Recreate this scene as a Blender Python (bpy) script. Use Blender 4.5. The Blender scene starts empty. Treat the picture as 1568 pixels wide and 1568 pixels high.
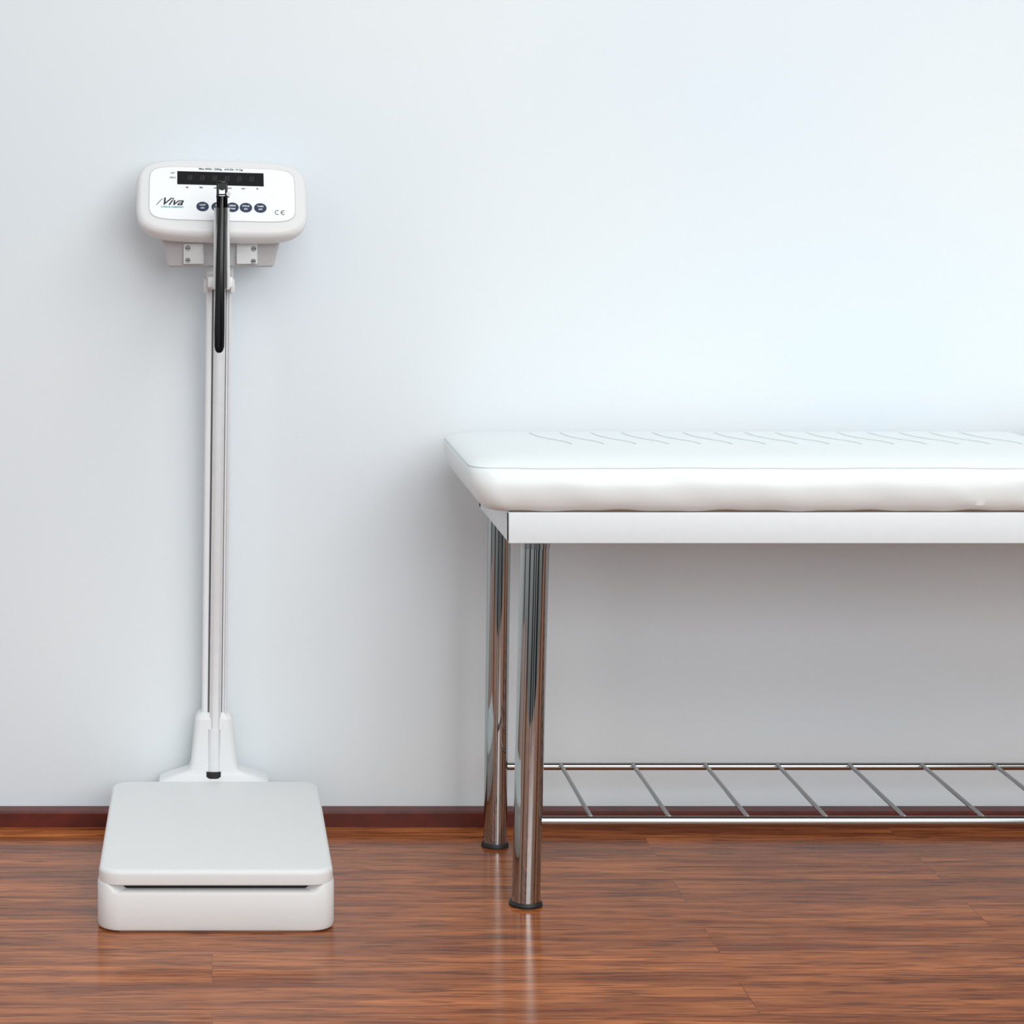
import bpy, bmesh, math, random
from mathutils import Vector, Matrix, Euler
random.seed(3)
S=bpy.context.scene
try:
    S.view_settings.view_transform='Standard'
    S.view_settings.look='None'
except Exception as e: print(e)
F=3462.0; H=1.2; VX=325.0; VY=274.0
def X(px,d): return (px-VX)*d/F
def Z(py,d): return H-(py-VY)*d/F
def lin(c):
    return tuple(((v/255)/12.92 if v/255<=0.04045 else ((v/255+0.055)/1.055)**2.4) for v in c)+(1,)
# ---------- materials
def mat(name,rgb,rough=0.5,metal=0.0,spec=0.5,bump=0.0,bscale=50,var=0.03,coat=0.0):
    m=bpy.data.materials.new(name); m.use_nodes=True
    nt=m.node_tree; b=nt.nodes['Principled BSDF']
    b.inputs['Roughness'].default_value=rough; b.inputs['Metallic'].default_value=metal
    b.inputs['Specular IOR Level'].default_value=spec
    b.inputs['Coat Weight'].default_value=coat
    tc=nt.nodes.new('ShaderNodeTexCoord'); n=nt.nodes.new('ShaderNodeTexNoise'); n.inputs['Scale'].default_value=bscale
    nt.links.new(tc.outputs['Object'],n.inputs['Vector'])
    r=nt.nodes.new('ShaderNodeValToRGB'); c=lin(rgb)
    r.color_ramp.elements[0].position=0.3; r.color_ramp.elements[1].position=0.7
    r.color_ramp.elements[0].color=tuple(v*(1-var) for v in c[:3])+(1,)
    r.color_ramp.elements[1].color=tuple(min(1,v*(1+var)) for v in c[:3])+(1,)
    nt.links.new(n.outputs['Fac'],r.inputs['Fac']); nt.links.new(r.outputs['Color'],b.inputs['Base Color'])
    if bump>0:
        bp=nt.nodes.new('ShaderNodeBump'); bp.inputs['Strength'].default_value=bump; bp.inputs['Distance'].default_value=0.01
        nt.links.new(n.outputs['Fac'],bp.inputs['Height']); nt.links.new(bp.outputs['Normal'],b.inputs['Normal'])
    return m
M_plas=mat('white_plastic',(230,232,233),0.35,bscale=300,bump=0.02,var=0.01)
M_plat=mat('platform_plastic',(228,230,230),0.5,bscale=900,bump=0.04,var=0.01)
M_bez=mat('bezel_plastic',(224,224,224),0.4,bscale=400,var=0.01)
M_panel=mat('panel_film',(241,243,244),0.45,var=0.005)
M_grey=mat('grey_plastic',(194,195,197),0.45,var=0.01)
M_black=mat('gloss_black',(6,6,7),0.12,var=0.05,spec=.35)
M_disp=mat('display_glass',(10,10,12),0.35,var=0.05,spec=.25)
M_seg=mat('display_segments',(40,38,40),0.4)
M_navy=mat('button_navy',(38,52,78),0.45)
M_ink=mat('ink_dark',(25,33,42),0.5)
M_teal=mat('ink_teal',(20,150,150),0.5)
M_chrome=mat('chrome',(172,175,175),0.05,1.0,var=0.01)
M_steel=mat('chrome_rack',(165,167,168),0.14,1.0,var=0.01)
M_alu=mat('brushed_aluminium',(232,234,236),0.3,.3,var=0.02)
M_aluw=mat('white_aluminium',(236,239,242),0.35,0.05,var=0.01)
M_groove=mat('groove_grey',(106,108,111),0.4,0.3)
M_dark=mat('dark_gap',(35,38,42),0.6)
M_rub=mat('black_rubber',(22,21,21),0.5)
M_vinyl=mat('white_vinyl',(231,237,237),0.34,bscale=7,bump=0.12,var=0.008)
M_seam=mat('vinyl_seam',(206,212,214),0.6)
M_stitch=mat('quilt_stitch',(190,198,201),0.6)
M_frame=mat('frame_white',(227,233,236),0.4,var=0.01)
M_base=mat('baseboard_wood',(92,30,19),0.45,bscale=30,var=0.25)
# wall
def wallmat():
    m=bpy.data.materials.new('painted_wall'); m.use_nodes=True; nt=m.node_tree; b=nt.nodes['Principled BSDF']
    tc=nt.nodes.new('ShaderNodeTexCoord'); n=nt.nodes.new('ShaderNodeTexNoise'); n.inputs['Scale'].default_value=1.4; n.inputs['Detail'].default_value=1
    r=nt.nodes.new('ShaderNodeValToRGB'); r.color_ramp.elements[0].position=.3; r.color_ramp.elements[1].position=.7
    r.color_ramp.elements[0].color=lin((225,234,240)); r.color_ramp.elements[1].color=lin((231,237,239))
    nt.links.new(tc.outputs['Object'],n.inputs['Vector']); nt.links.new(n.outputs['Fac'],r.inputs['Fac']); nt.links.new(r.outputs['Color'],b.inputs['Base Color'])
    n2=nt.nodes.new('ShaderNodeTexNoise'); n2.inputs['Scale'].default_value=250
    nt.links.new(tc.outputs['Object'],n2.inputs['Vector'])
    bp=nt.nodes.new('ShaderNodeBump'); bp.inputs['Strength'].default_value=.03; bp.inputs['Distance'].default_value=.002
    nt.links.new(n2.outputs['Fac'],bp.inputs['Height']); nt.links.new(bp.outputs['Normal'],b.inputs['Normal'])
    b.inputs['Roughness'].default_value=.8; b.inputs['Specular IOR Level'].default_value=.2
    return m
M_wall=wallmat()
def floormat():
    m=bpy.data.materials.new('laminate_floor'); m.use_nodes=True; nt=m.node_tree; b=nt.nodes['Principled BSDF']; L=nt.links.new
    tc=nt.nodes.new('ShaderNodeTexCoord')
    br=nt.nodes.new('ShaderNodeTexBrick'); br.inputs['Scale'].default_value=1.0
    br.inputs['Brick Width'].default_value=1.25; br.inputs['Row Height'].default_value=0.125
    br.inputs['Mortar Size'].default_value=0.0007; br.inputs['Mortar Smooth'].default_value=.3
    br.inputs['Color1'].default_value=(0,0,0,1); br.inputs['Color2'].default_value=(1,1,1,1); br.inputs['Mortar'].default_value=(.5,.5,.5,1)
    br.offset=0.37; br.offset_frequency=2
    L(tc.outputs['Object'],br.inputs['Vector'])
    vm=nt.nodes.new('ShaderNodeVectorMath'); vm.operation='SCALE'; vm.inputs['Scale'].default_value=7.0
    L(br.outputs['Color'],vm.inputs[0])
    ad=nt.nodes.new('ShaderNodeVectorMath'); ad.operation='ADD'; L(tc.outputs['Object'],ad.inputs[0]); L(vm.outputs['Vector'],ad.inputs[1])
    def grain(sx,sy,det,dist):
        mp=nt.nodes.new('ShaderNodeMapping'); mp.inputs['Scale'].default_value=(sx,sy,1); L(ad.outputs['Vector'],mp.inputs['Vector'])
        n=nt.nodes.new('ShaderNodeTexNoise'); n.inputs['Scale'].default_value=1; n.inputs['Detail'].default_value=det; n.inputs['Distortion'].default_value=dist
        L(mp.outputs['Vector'],n.inputs['Vector']); return n
    g1=grain(3.0,45,4,.3); g2=grain(11,210,2,.1); g3=grain(1.3,8,2,0)
    def ramp(n,p0,c0,p1,c1):
        r=nt.nodes.new('ShaderNodeValToRGB'); r.color_ramp.elements[0].position=p0; r.color_ramp.elements[1].position=p1
        r.color_ramp.elements[0].color=c0; r.color_ramp.elements[1].color=c1; L(n.outputs['Fac'],r.inputs['Fac']); return r
    r1=ramp(g1,.34,lin((136,71,32)),.66,lin((192,116,64)))
    r2=ramp(g2,.39,(.36,.30,.27,1),.48,(1.05,1.05,1.05,1))
    r3=ramp(g3,.3,(.80,.76,.73,1),.7,(1.10,1.10,1.1,1))
    def mul(a,bb,f=1):
        x=nt.nodes.new('ShaderNodeMix'); x.data_type='RGBA'; x.blend_type='MULTIPLY'; x.inputs['Factor'].default_value=f
        L(a,x.inputs[6]); L(bb,x.inputs[7]); return x.outputs[2]
    c=mul(r1.outputs['Color'],r2.outputs['Color'],.8); c=mul(c,r3.outputs['Color'])
    r4=nt.nodes.new('ShaderNodeValToRGB'); r4.color_ramp.elements[0].color=(.86,.84,.82,1); r4.color_ramp.elements[1].color=(1.06,1.06,1.06,1)
    L(br.outputs['Color'],r4.inputs['Fac']); c=mul(c,r4.outputs['Color'])
    r5=nt.nodes.new('ShaderNodeValToRGB'); r5.color_ramp.elements[0].color=(1,1,1,1); r5.color_ramp.elements[1].color=(.6,.52,.48,1)
    L(br.outputs['Fac'],r5.inputs['Fac']); c=mul(c,r5.outputs['Color'])
    L(c,b.inputs['Base Color'])
    b.inputs['Roughness'].default_value=.17; b.inputs['Specular IOR Level'].default_value=.24
    bp=nt.nodes.new('ShaderNodeBump'); bp.inputs['Strength'].default_value=.04; bp.inputs['Distance'].default_value=.002
    L(g2.outputs['Fac'],bp.inputs['Height']); L(bp.outputs['Normal'],b.inputs['Normal'])
    return m
M_floor=floormat()
# ---------- mesh helpers
def link(o,parent=None):
    S.collection.objects.link(o)
    if parent: o.parent=parent
    return o
def obj(name,bm,m,parent=None,smooth=True,loc=None):
    bmesh.ops.recalc_face_normals(bm,faces=bm.faces)
    me=bpy.data.meshes.new(name); bm.to_mesh(me); bm.free()
    if isinstance(m,list):
        for k in m: me.materials.append(k)
    else: me.materials.append(m)
    for p in me.polygons: p.use_smooth=smooth
    o=bpy.data.objects.new(name,me); link(o,parent)
    if loc: o.location=loc
    if smooth:
        try: me.set_sharp_from_angle(angle=math.radians(35))
        except Exception: pass
    return o
def box(name,x0,x1,y0,y1,z0,z1,m,parent=None,bev=0.0,seg=3):
    bm=bmesh.new(); bmesh.ops.create_cube(bm,size=1)
    for v in bm.verts: v.co=Vector((x0+(v.co.x+.5)*(x1-x0),y0+(v.co.y+.5)*(y1-y0),z0+(v.co.z+.5)*(z1-z0)))
    if bev>0: bmesh.ops.bevel(bm,geom=bm.edges[:],offset=bev,segments=seg,profile=.5,affect='EDGES')
    return obj(name,bm,m,parent)
def rrect(x0,x1,y0,y1,r,n=8,exp=2.0):
    pts=[]
    for cx,cy,a0 in ((x1-r,y1-r,0),(x0+r,y1-r,90),(x0+r,y0+r,180),(x1-r,y0+r,270)):
        for i in range(n+1):
            a=math.radians(a0+90*i/n); pts.append((cx+r*math.cos(a),cy+r*math.sin(a)))
    return pts
def loft(name,loops,m,parent=None,cap0=True,cap1=True,smooth=True):
    bm=bmesh.new(); vs=[[bm.verts.new(p) for p in l] for l in loops]
    n=len(vs[0])
    for a,b in zip(vs,vs[1:]):
        for i in range(n):
            bm.faces.new((a[i],a[(i+1)%n],b[(i+1)%n],b[i]))
    if cap0: bm.faces.new(vs[0][::-1])
    if cap1: bm.faces.new(vs[-1])
    return obj(name,bm,m,parent,smooth)
def rr_solid(name,x0,x1,y0,y1,r,prof,m,parent=None,n=10):
    loops=[]
    for z,i in prof:
        loops.append([(x,y,z) for x,y in rrect(x0+i,x1-i,y0+i,y1-i,max(r-i,.0005),n)])
    return loft(name,loops,m,parent)
def rprof(z0,z1,r,k=5,bot=True,r0=None):
    r0=r0 or r
    if bot:
        out=[(z0+r0*(1-math.cos(math.radians(90*i/k))), r0*(1-math.sin(math.radians(90*i/k)))) for i in range(k+1)]
    else: out=[(z0,0)]
    out+=[(z1-r+r*math.sin(math.radians(90*i/k)), r*(1-math.cos(math.radians(90*i/k)))) for i in range(k+1)]
    return out
def tube(name,pts,r,m,parent=None,seg=24,closed=False,radii=None):
    bm=bmesh.new(); pts=[Vector(p) for p in pts]; rings=[]; N=len(pts)
    up=None
    for i,p in enumerate(pts):
        if closed: t=(pts[(i+1)%N]-pts[i-1]).normalized()
        elif i==0: t=(pts[1]-p).normalized()
        elif i==N-1: t=(p-pts[i-1]).normalized()
        else: t=((pts[i+1]-p).normalized()+(p-pts[i-1]).normalized()).normalized()
        if up is None:
            up=t.orthogonal().normalized()
        else:
            up=(up-t*up.dot(t)).normalized()
        s=t.cross(up); rr=radii[i] if radii else r
        rings.append([bm.verts.new(p+(up*math.cos(2*math.pi*j/seg)+s*math.sin(2*math.pi*j/seg))*rr) for j in range(seg)])
    R=list(zip(rings,rings[1:]))
    if closed: R.append((rings[-1],rings[0]))
    for a,b in R:
        for j in range(seg): bm.faces.new((a[j],a[(j+1)%seg],b[(j+1)%seg],b[j]))
    if not closed:
        bm.faces.new(rings[0][::-1]); bm.faces.new(rings[-1])
    return obj(name,bm,m,parent)
def empty(name,loc=(0,0,0)):
    e=bpy.data.objects.new(name,None); e.location=loc; e.empty_display_size=.1; S.collection.objects.link(e); return e
def text(name,s,x,y,z,size,m,parent,shear=0,bold=0.0,sx=1.0,align='CENTER'):
    c=bpy.data.curves.new(name,'FONT'); c.body=s; c.size=size; c.extrude=0.0002; c.shear=shear; c.offset=bold
    c.align_x=align; c.align_y='CENTER'
    o=bpy.data.objects.new(name,c); S.collection.objects.link(o)
    bpy.context.view_layer.update()
    dg=bpy.context.evaluated_depsgraph_get(); me=bpy.data.meshes.new_from_object(o.evaluated_get(dg))
    bpy.data.objects.remove(o)
    me.materials.clear(); me.materials.append(m)
    o=bpy.data.objects.new(name,me); link(o,parent); o.location=(x,y,z); o.scale=(sx,1,1)
    return o
# ---------- room
WY=4.222
box('wall_back',-2.5,4.5,WY,WY+.1,0,2.9,M_wall)
box('floor',-2.5,4.5,2.3,WY+.1,-.05,0,M_floor)
bm=bmesh.new()
prof=[(WY,0),(WY-.037,0),(WY-.037,.025),(WY-.034,.029),(WY,.029)]
a=[bm.verts.new((-2.5,y,z)) for y,z in prof]; b=[bm.verts.new((4.5,y,z)) for y,z in prof]
for i in range(5): bm.faces.new((a[i],a[(i+1)%5],b[(i+1)%5],b[i]))
bm.faces.new(a[::-1]); bm.faces.new(b)
obj('baseboard_back',bm,M_base,smooth=False)

# ---------- scale
sc=empty('physician_scale',(0.0057,3.87,0))
P=Matrix.Translation((-0.0057,-3.87,0))
def adopt(o): o.matrix_parent_inverse=P; return o
x0,x1=-.184,.1955; yf,yb=3.6,4.14
outer=rrect(x0,x1,yf,yb,.034,12)
def dense(l,step=.006):
    out=[]
    for i in range(len(l)):
        p=Vector(l[i]);q=Vector(l[(i+1)%len(l)]); k=max(1,int((q-p).length/step))
        for j in range(k): out.append(tuple(p.lerp(q,j/k)))
    return out
outer=dense(outer)
cx=(x0+x1)/2; cy=(yf+yb)/2
def ztop(x,y):
    t=(abs(x-cx)-.160)/.016
    if y>cy: return .078
    t=max(0,min(1,t)); t=t*t*(3-2*t)
    return .0635+.0140*t
def insetl(l,i,zf):
    w=(x1-x0)/2; d=(yb-yf)/2
    return [(cx+(x-cx)*(w-i)/w, cy+(y-cy)*(d-i)/d, zf(x,y)) for x,y in l]
loops=[insetl(outer,.006,lambda x,y:0.0),insetl(outer,.002,lambda x,y:.003),insetl(outer,0,lambda x,y:.010),
 insetl(outer,0,lambda x,y:ztop(x,y)-.005),insetl(outer,.0015,lambda x,y:ztop(x,y)-.0012),insetl(outer,.005,ztop),insetl(outer,.020,lambda x,y:ztop(x,y)+.001),
 insetl(outer,.022,lambda x,y:.055)]
adopt(loft('base_tray',loops,M_plat,sc))
adopt(rr_solid('slot_shade_filler',x0+.023,x1-.023,yf+.023,yb-.023,.03,[(.05,0),(.08,0)],M_dark,sc))  # dark filler body, its colour gives the shade in the slot below the plate
adopt(rr_solid('top_plate',x0+.002,x1-.002,yf+.001,yb-.002,.033,rprof(.0740,.0985,.008,6,True,.0025),M_plat,sc,n=14))
cdx=X(327.5,4.165)
loops=[]
for z,hw in ((.0,.12),(.029,.118),(.031,.118),(.05,.115),(.095,.1),(.103,.082),(.109,.06),(.114,.047),(.125,.0425),(.19,.036),(.207,.0345),(.215,.030),(.219,.022)):
    yy0=4.141 if z<.1 else 4.150
    if z>.21: yy0=4.156
    yy1=4.183 if z<.03 else 4.203
    loops.append([(cdx+x,y,z) for x,y in rrect(-hw,hw,yy0,yy1,min(.012,hw*.4),5)])
adopt(loft('column_socket',loops,M_plas,sc))
bot=Vector((cdx,4.172,.112)); top=Vector((X(336,4.15)+.0,4.158,1.05))
def along(z): 
    t=(z-bot.z)/(top.z-bot.z); return bot.lerp(top,t)
def extr(name,prof,za,zb,m,yo=0,xo=0):
    A=along(za);B=along(zb)
    return adopt(loft(name,[[(A.x+xo+x,A.y+yo+y,za) for x,y in prof],[(B.x+xo+x,B.y+yo+y,zb) for x,y in prof]],m,sc))
extr('column_profile',rrect(-.0235,.0235,-.010,.016,.006,5),.19,1.08,M_aluw)
extr('column_groove_left',rrect(-.0130,-.0085,-.0105,-.005,.001,2),.2,1.06,M_groove)
extr('column_groove_right',rrect(.0120,.0143,-.0105,-.005,.001,2),.2,1.06,M_groove)
extr('height_rod',rrect(-.0095,.0125,-.0225,-.004,.0085,8),.118,1.10,M_alu)
extr('rod_edge',rrect(.0175,.0225,-.014,-.004,.002,4),.2,1.08,M_alu)
extr('column_lower_sleeve',rrect(-.0145,.0145,-.0245,.006,.011,6),.112,.19,M_alu)
extr('column_foot_cap',rrect(-.0165,.0155,-.026,.008,.011,6),.094,.112,M_rub)
extr('collar',rrect(-.024,.026,-.028,.02,.006,5),Z(443,4.14),Z(405,4.14),M_plas)
extr('collar_neck',rrect(-.021,.021,-.04,.02,.006,5),Z(412,4.14),Z(372,4.14),M_plas)
for s in (-1,1):
    c=along(.995); adopt(box('collar_tab',c.x+s*.0245-.004,c.x+s*.0245+.004,c.y-.034,c.y-.01,.992,1.018,M_plas,sc,.002))
# head
hd=empty('display_head'); hd.parent=sc; hd.matrix_parent_inverse=P
HC=Vector((X(340,4.09),4.083,Z(300,4.09)))
hd.location=HC; hd.rotation_euler=Euler((math.radians(50),math.radians(1.5),math.radians(2)),'XYZ')
W=.1545
prof=[(-.051,.030),(-.045,.017),(-.034,.008),(-.020,.002),(-.008,0),(-.002,.0015),(.003,.006),(.0045,.010)]
def sup(w,h,e,n=72,z=0,taper=0,oy=0):
    out=[]
    for i in range(n):
        a=2*math.pi*i/n; c=math.cos(a); s=math.sin(a)
        x=w*math.copysign(abs(c)**(2/e),c); y=h*math.copysign(abs(s)**(2/e),s)
        out.append((x*(1+taper*y/h),y+oy,z))
    return out
loft('bezel',[sup(W-i,.088-i,4.6,n=112,z=z,oy=-.0020) for z,i in prof],M_bez,hd)
loft('panel_rim',[sup(.1325,.063,7,z=.004),sup(.1325,.063,7,z=.0052)],M_grey,hd)
loft('panel',[sup(.131,.0615,7,z=.004),sup(.131,.0615,7,z=.0057)],M_panel,hd)
ZP=.0059
def hx(px): return (px-340)/848
def hy(py): return -(py-300)/848/math.cos(math.radians(40))
def hbox(n,a,b,c,d,m,z0=ZP-.0005,z1=ZP+.0004): return box(n,hx(a),hx(b),hy(d),hy(c),z0,z1,m,hd)
hbox('display_window',271,404,267,287,M_disp)
for i in range(6):
    text('digit','8',hx(290+i*19),hy(277),ZP+.0005,.017,M_seg,hd,shear=.12,sx=1.1)
text('capacity_label','Max 440lb / 200kg   d=0.2lb / 0.1kg',hx(338),hy(262.5),ZP,.0056,M_ink,hd,bold=.0001)
text('unit_labels_left','NET',hx(264),hy(270),ZP,.0045,M_ink,hd); text('unit_labels_left2','ZERO',hx(264),hy(277),ZP,.0045,M_ink,hd)
for i,s in enumerate(('kg','lbs','oz','bmi','cm','ft')): text('unit_label_'+s,s,hx(286+i*21.6),hy(291),ZP,.0054,M_ink,hd,bold=.0001)
for i,p in enumerate((310,333,355.5,376,398)):
    r=[(hx(p)+.0112*math.cos(a*math.pi/16),hy(320)+.0109*math.sin(a*math.pi/16)) for a in range(32)]
    loft('button_%d'%i,[[(x,y,ZP-.0005) for x,y in r],[(x,y,ZP+.0005) for x,y in r]],M_navy,hd)
    text('button_label_%d'%i,('UNIT','BMI','ZERO','HOLD','TARE')[i],hx(p),hy(318),ZP+.0007,.0048,M_panel,hd,bold=.0001); text('button_sub_%d'%i,('ON','SET','TARE','ESC','OFF')[i],hx(p),hy(322.5),ZP+.0007,.0042,M_panel,hd,bold=.0001)
text('logo','Viva',hx(262),hy(314),ZP,.024,M_ink,hd,shear=.5,bold=.0003,sx=1.0)
tube('logo_swash',[(hx(240),hy(319),ZP),(hx(242),hy(316.5),ZP),(hx(245),hy(313),ZP),(hx(249),hy(309.5),ZP)],.0006,M_ink,hd,8)
text('logo_sub','CARE & COMFORT',hx(264),hy(321.8),ZP,.0048,M_teal,hd,bold=.0001)
for cxp,nm in ((424,'c'),(433,'e')):
    pts=[(hx(cxp)+.0042*math.cos(math.radians(a)),hy(326)+.0046*math.sin(math.radians(a)),ZP) for a in range(60,301,20)]
    tube('mark_'+nm,pts,.0006,M_ink,hd,6)
tube('mark_bar',[(hx(433)-.004,hy(326),ZP),(hx(433)+.001,hy(326),ZP)],.0006,M_ink,hd,6)
d=4.10
zt=Z(352,d); zb=Z(409,d)
def brloop(z,xa,xb,ya,yb): return [(x,y,z) for x,y in rrect(xa,xb,ya,yb,.006,4)]
adopt(loft('mount_bracket',[brloop(zb,X(259,d),X(417,d),4.105,4.15),brloop(zb+.003,X(256,d),X(420,d),4.100,4.155),brloop(zt,X(244,d),X(433,d),4.085,4.165)],M_grey,sc))
for nm,a,b_ in (('flange_left',281,312),('flange_right',362,394)):
    adopt(box(nm,X(a,d),X(b_,d),4.085,4.105,Z(404,d),Z(372,d),M_plas,sc,.002))
for nm,px,py in (('screw_1',287.5,380),('screw_2',287.5,398.5),('screw_3',388.5,381),('screw_4',388,400)):
    c=Vector((X(px,4.085),4.087,Z(py,4.085)))
    adopt(tube(nm,[c,c+Vector((0,-.003,0)),c+Vector((0,-.005,0))],.005,M_steel,sc,16,radii=[.0048,.0046,.003]))
    adopt(box(nm+'_slot',c.x-.0032,c.x+.0032,c.y-.0055,c.y-.004,c.z-.0008,c.z+.0008,M_dark,sc))
d=3.985
def PX(px,py,dd=d): return Vector((X(px,dd),dd,Z(py,dd)))
def brick(name,pa,pb,wx,wy,m,r=.003):
    pr=rrect(-wx/2,wx/2,-wy/2,wy/2,r,4)
    return adopt(loft(name,[[(pa.x+x,pa.y+y,pa.z) for x,y in pr],[(pb.x+x,pb.y+y,pb.z) for x,y in pr]],m,sc))
brick('slider_left_rail',PX(329.5,442,4.005),PX(330,318,4.005),.0055,.024,M_aluw)
brick('slider_right_rail',PX(349.5,442,4.005),PX(349,318,4.005),.006,.024,M_alu)
brick('slider_channel',PX(339,442,4.012),PX(339.5,316,4.012),.021,.020,M_groove)
adopt(box('slider_mount',X(318,4.02),X(357,4.02),4.012,4.14,Z(441,4.02),Z(424,4.02),M_plas,sc,.004))
brick('pivot_bracket',PX(340,342),PX(340,300),.013,.016,M_black,.004)
pts=[PX(335.5,540,3.972),PX(335.6,537,3.972),PX(335.8,531,3.972),PX(336,505,3.972),PX(337.5,400,3.975),PX(339,330,3.978),PX(340,300,3.98)]
ws=[.0035,.0068,.0088,.0092,.0078,.0068,.006]
loops=[[(p.x+x,p.y+y,p.z) for x,y in rrect(-w,w,-.005,.005,min(w,.005)*.85,5)] for p,w in zip(pts,ws)]
adopt(loft('height_arm',loops,M_black,sc))
adopt(tube('pivot_pin',[PX(331,300,3.98),PX(351,300,3.98)],.0035,M_steel,sc,16))
for px in (333.5,346.5):
    adopt(box('pivot_fork',X(px-2,3.975),X(px+2,3.975),3.965,3.99,Z(318,3.975),Z(280,3.975),M_black,sc,.0015))
adopt(tube('pivot_knob',[PX(340,285,3.965),PX(340,285,3.99)],.0075,M_black,sc,20))
adopt(tube('pivot_screw',[PX(350,297,3.962),PX(350,297,3.98)],.004,M_steel,sc,16))
adopt(box('arm_top_hook',X(332,3.97),X(346,3.97),3.965,3.985,Z(282,3.97),Z(277,3.97),M_black,sc,.002))

# ---------- examination couch
ct=empty('examination_table',(1.4,3.9,0)); P=Matrix.Translation((-1.4,-3.9,0))
XL,XM,XR=.421,1.475,2.33
YF,YB=3.69,4.16
def cushion(name,xa,xb,ya,yb,z0,z1,tilt=0,taperL=.034,wr=1):
    r=.04; loops=[]
    P_=[(z0,.95,.020),(z0+.004,.75,.009),(z0+.012,.55,.002),(z0+.024,.32,-.003),(z0+.038,.13,-.006),(z0+.052,.03,-.005),(z1-.015,0,-.001),(z1-.009,.02,.002),(z1-.005,.07,.0055),(z1-.001,.22,.012),(z1+.004,.6,.026),(z1+.009,1.4,.050),(z1+.0105,2.4,.075),(z1+.011,3.0,.10)]
    for k,(z,i,iy) in enumerate(P_):
        loops.append([(x,y,z) for x,y in rrect(xa+i*taperL,xb-i*.02,ya+iy,yb-iy,max(.012,r-.2*iy),10)])
    L=[]
    for l in loops:
        o=[]
        for q in range(len(l)):
            a=Vector(l[q]);b=Vector(l[(q+1)%len(l)])
            k=150 if q in (10,32) else (16 if q in (21,43) else 1)
            for j in range(k): o.append(a.lerp(b,j/k))
        L.append(o)
    for li,l in enumerate(L):
        for v in l:
            w=1 if li<7 else .4
            if li<2: w=.5
            n=math.sin(v.x*23+li*.7)*.0009+math.sin(v.x*61+1.3+li)*.0004+math.sin(v.y*37)*.0006
            g=wr*math.exp(-((v.x-1.30)/.06)**2)
            n+=g*.0065*math.sin(v.x*80+v.z*140)*(.5+.5*math.sin(v.x*33))
            if v.y<(ya+yb)/2: v.y+=n*w
            if li in(0,1): v.z+=.0010*math.sin(v.x*31)+.0006*math.sin(v.x*77)
            if 6<=li<=9: v.z+=.0005*math.sin(v.x*17+1)+.0003*math.sin(v.x*43)
    if tilt:
        R=Matrix.Rotation(-math.radians(tilt),3,'Y'); o0=Vector((xa,0,z0))
        L=[[R@(v-o0)+o0 for v in l] for l in L]
    adopt(loft(name,L,M_vinyl,ct))
    adopt(tube(name+'_seam',[v.copy() for v in L[8]],.0011,M_seam,ct,8,closed=True))
cushion('cushion_seat',XL,XM,YF,YB,.655,.732)
cushion('cushion_backrest',XM+.012,XR+.02,YF,YB,.657,.734,tilt=7,taperL=.01,wr=0)
k=0; x=X(812,4.06)
while x<XM-.10:
    pts=[]
    for j in range(13):
        t=j/12
        y=4.080-.185*t-.02*math.sin(t*math.pi)
        xx=x+.048*t-.007*math.sin(t*math.pi*2)
        pts.append((xx,y,.7430 if y<4.06 else .7430-.0012*(y-4.06)/.025))
    adopt(tube('stitch_%02d'%k,pts,.0010,M_stitch,ct,6)); k+=1
    x+=.0555
fz0,fz1=.603,.654
XA,XB=X(779,3.7),2.29
adopt(box('apron_front',XA,XB,3.700,3.722,fz0,fz1,M_frame,ct,.002))
adopt(box('apron_back',XA,XB,4.088,4.11,fz0,fz1,M_frame,ct,.002))
adopt(box('apron_left',XA,XA+.022,3.7015,4.1085,fz0+.0005,fz1-.0005,M_frame,ct,.002))
adopt(box('apron_right',XB-.022,XB,3.7015,4.1085,fz0+.0005,fz1-.0005,M_frame,ct,.002))
adopt(box('deck',XA+.006,XB-.006,3.706,4.104,.640,.660,mat('deck_gap_shade',(120,95,75),.7),ct))  # deck panel; brown colour paints the shade in the gap under the cushion
def leg(n,xb,yb,xt,yt,r,zt=.61):
    t=Vector((xt,yt,zt)); b=Vector((xb,yb,.004))
    adopt(tube(n,[b,t],r,M_chrome,ct,48))
    adopt(tube(n+'_foot',[(xb,yb,0),(xb,yb,.004),(xb,yb,.008)],r,M_rub,ct,40,radii=[r*1.16,r*1.16,r*1.04]))
    adopt(tube(n+'_flange',[(xt,yt,zt-.02),(xt,yt,zt+.01)],r*1.03,M_steel,ct,40))
leg('leg_front_left',X(805,3.739),3.739,X(819.5,3.745),3.745,.0238)
leg('leg_rear_left',X(757,4.077),4.068,X(765,4.06),4.062,.0210)
leg('leg_front_right',2.24,3.739,2.225,3.745,.0238)
leg('leg_rear_right',2.24,4.068,2.23,4.062,.0210)
zf,zr=.138,.143
adopt(tube('rack_bar_front',[(X(806,3.739)+.005,3.739,zf),(2.24,3.739,zf)],.0085,M_steel,ct,24))
adopt(tube('rack_bar_rear',[(X(760,4.07),4.068,zr),(2.24,4.068,zr)],.0065,M_steel,ct,24))
x=.6265;i=0
while x<2.2:
    adopt(tube('rack_rod_%02d'%i,[(x,3.739,zf+.006),(x,4.068,zr+.004)],.0036,M_steel,ct,14)); i+=1; x+=.1297

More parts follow.
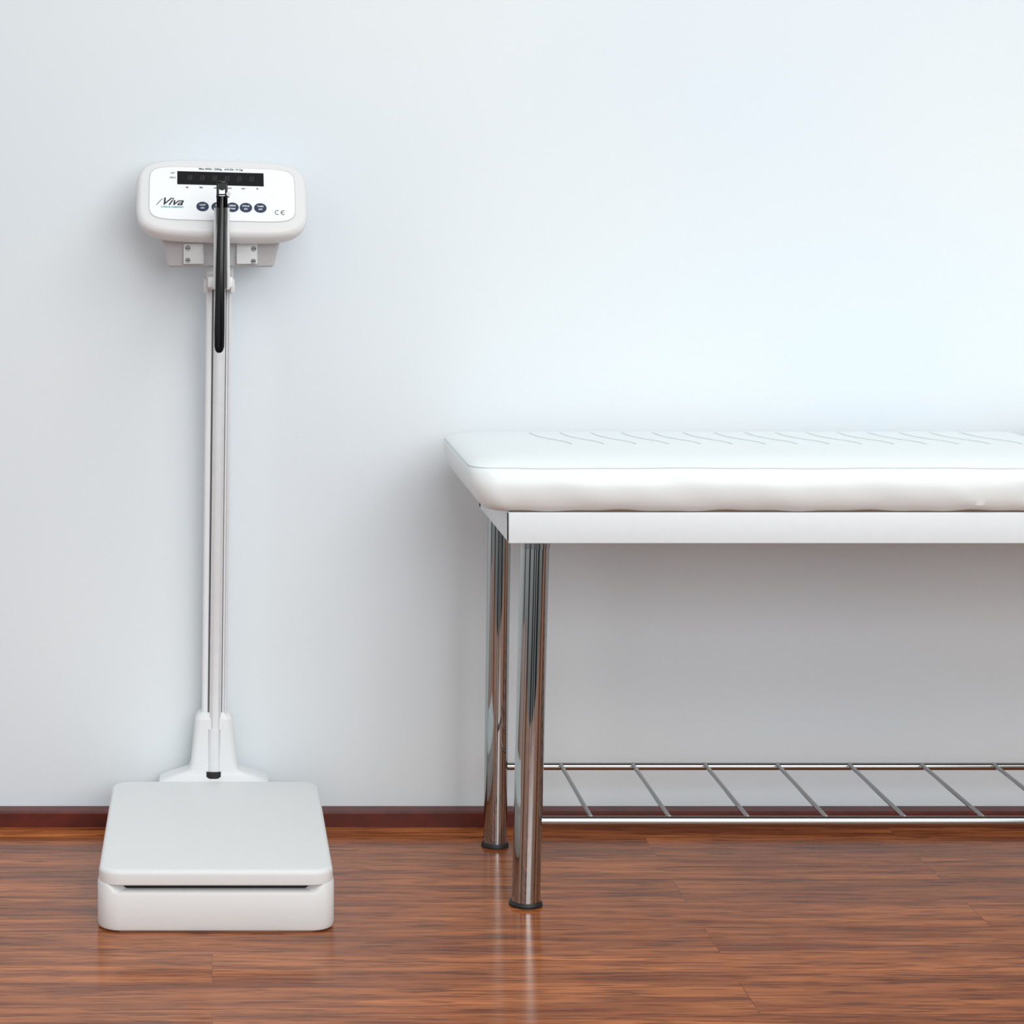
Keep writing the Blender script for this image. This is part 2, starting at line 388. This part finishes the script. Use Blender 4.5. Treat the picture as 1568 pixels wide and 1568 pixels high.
# ---------- lights
def area(n,loc,tgt,size,sy,e,c=(1,1,1)):
    l=bpy.data.lights.new(n,'AREA'); l.shape='RECTANGLE'; l.size=size; l.size_y=sy; l.energy=e; l.color=c
    o=bpy.data.objects.new(n,l); S.collection.objects.link(o); o.location=loc
    o.rotation_euler=(Vector(tgt)-Vector(loc)).to_track_quat('-Z','Y').to_euler(); return o
area('ceiling_light',(1.3,1.5,2.9),(.9,4.2,.8),3.2,1.4,43,(1,.995,.98))
area('front_key_light',(1.5,-1.2,2.0),(.6,4.2,.9),3.0,1.8,84,(.975,.992,1))  # added soft key lamp out of view in front, not a window
w=bpy.data.worlds.new('chrome_streak_world'); S.world=w; w.use_nodes=True; nt=w.node_tree; bg=nt.nodes['Background']; L=nt.links.new  # invented bright and dark noise bands, added for streaks in the chrome
tc=nt.nodes.new('ShaderNodeTexCoord'); mp=nt.nodes.new('ShaderNodeMapping'); mp.inputs['Scale'].default_value=(1,1,.2)
n=nt.nodes.new('ShaderNodeTexNoise'); n.inputs['Scale'].default_value=5.0; n.inputs['Detail'].default_value=1
r=nt.nodes.new('ShaderNodeValToRGB'); r.color_ramp.elements[0].position=.44; r.color_ramp.elements[1].position=.52
r.color_ramp.elements[0].color=(.13,.12,.11,1); r.color_ramp.elements[1].color=(1.28,1.32,1.35,1)
L(tc.outputs['Generated'],mp.inputs['Vector']); L(mp.outputs['Vector'],n.inputs['Vector']); L(n.outputs['Fac'],r.inputs['Fac'])
sx=nt.nodes.new('ShaderNodeSeparateXYZ'); L(tc.outputs['Generated'],sx.inputs[0])
mr=nt.nodes.new('ShaderNodeMapRange'); mr.inputs['From Min'].default_value=-.18; mr.inputs['From Max'].default_value=.05; mr.inputs['To Min'].default_value=.25; mr.inputs['To Max'].default_value=1.0
L(sx.outputs['Z'],mr.inputs['Value'])
mx=nt.nodes.new('ShaderNodeVectorMath'); mx.operation='SCALE'; L(r.outputs['Color'],mx.inputs[0]); L(mr.outputs['Result'],mx.inputs['Scale'])
L(mx.outputs['Vector'],bg.inputs['Color'])
bg.inputs['Strength'].default_value=.82
c=bpy.data.cameras.new('camera'); co=bpy.data.objects.new('camera',c); S.collection.objects.link(co)
c.sensor_width=36; c.lens=36*F/1568; c.shift_x=(784-VX)/1568; c.shift_y=-(784-VY)/1568
co.location=(0,0,H); co.rotation_euler=(math.pi/2,0,0); S.camera=co
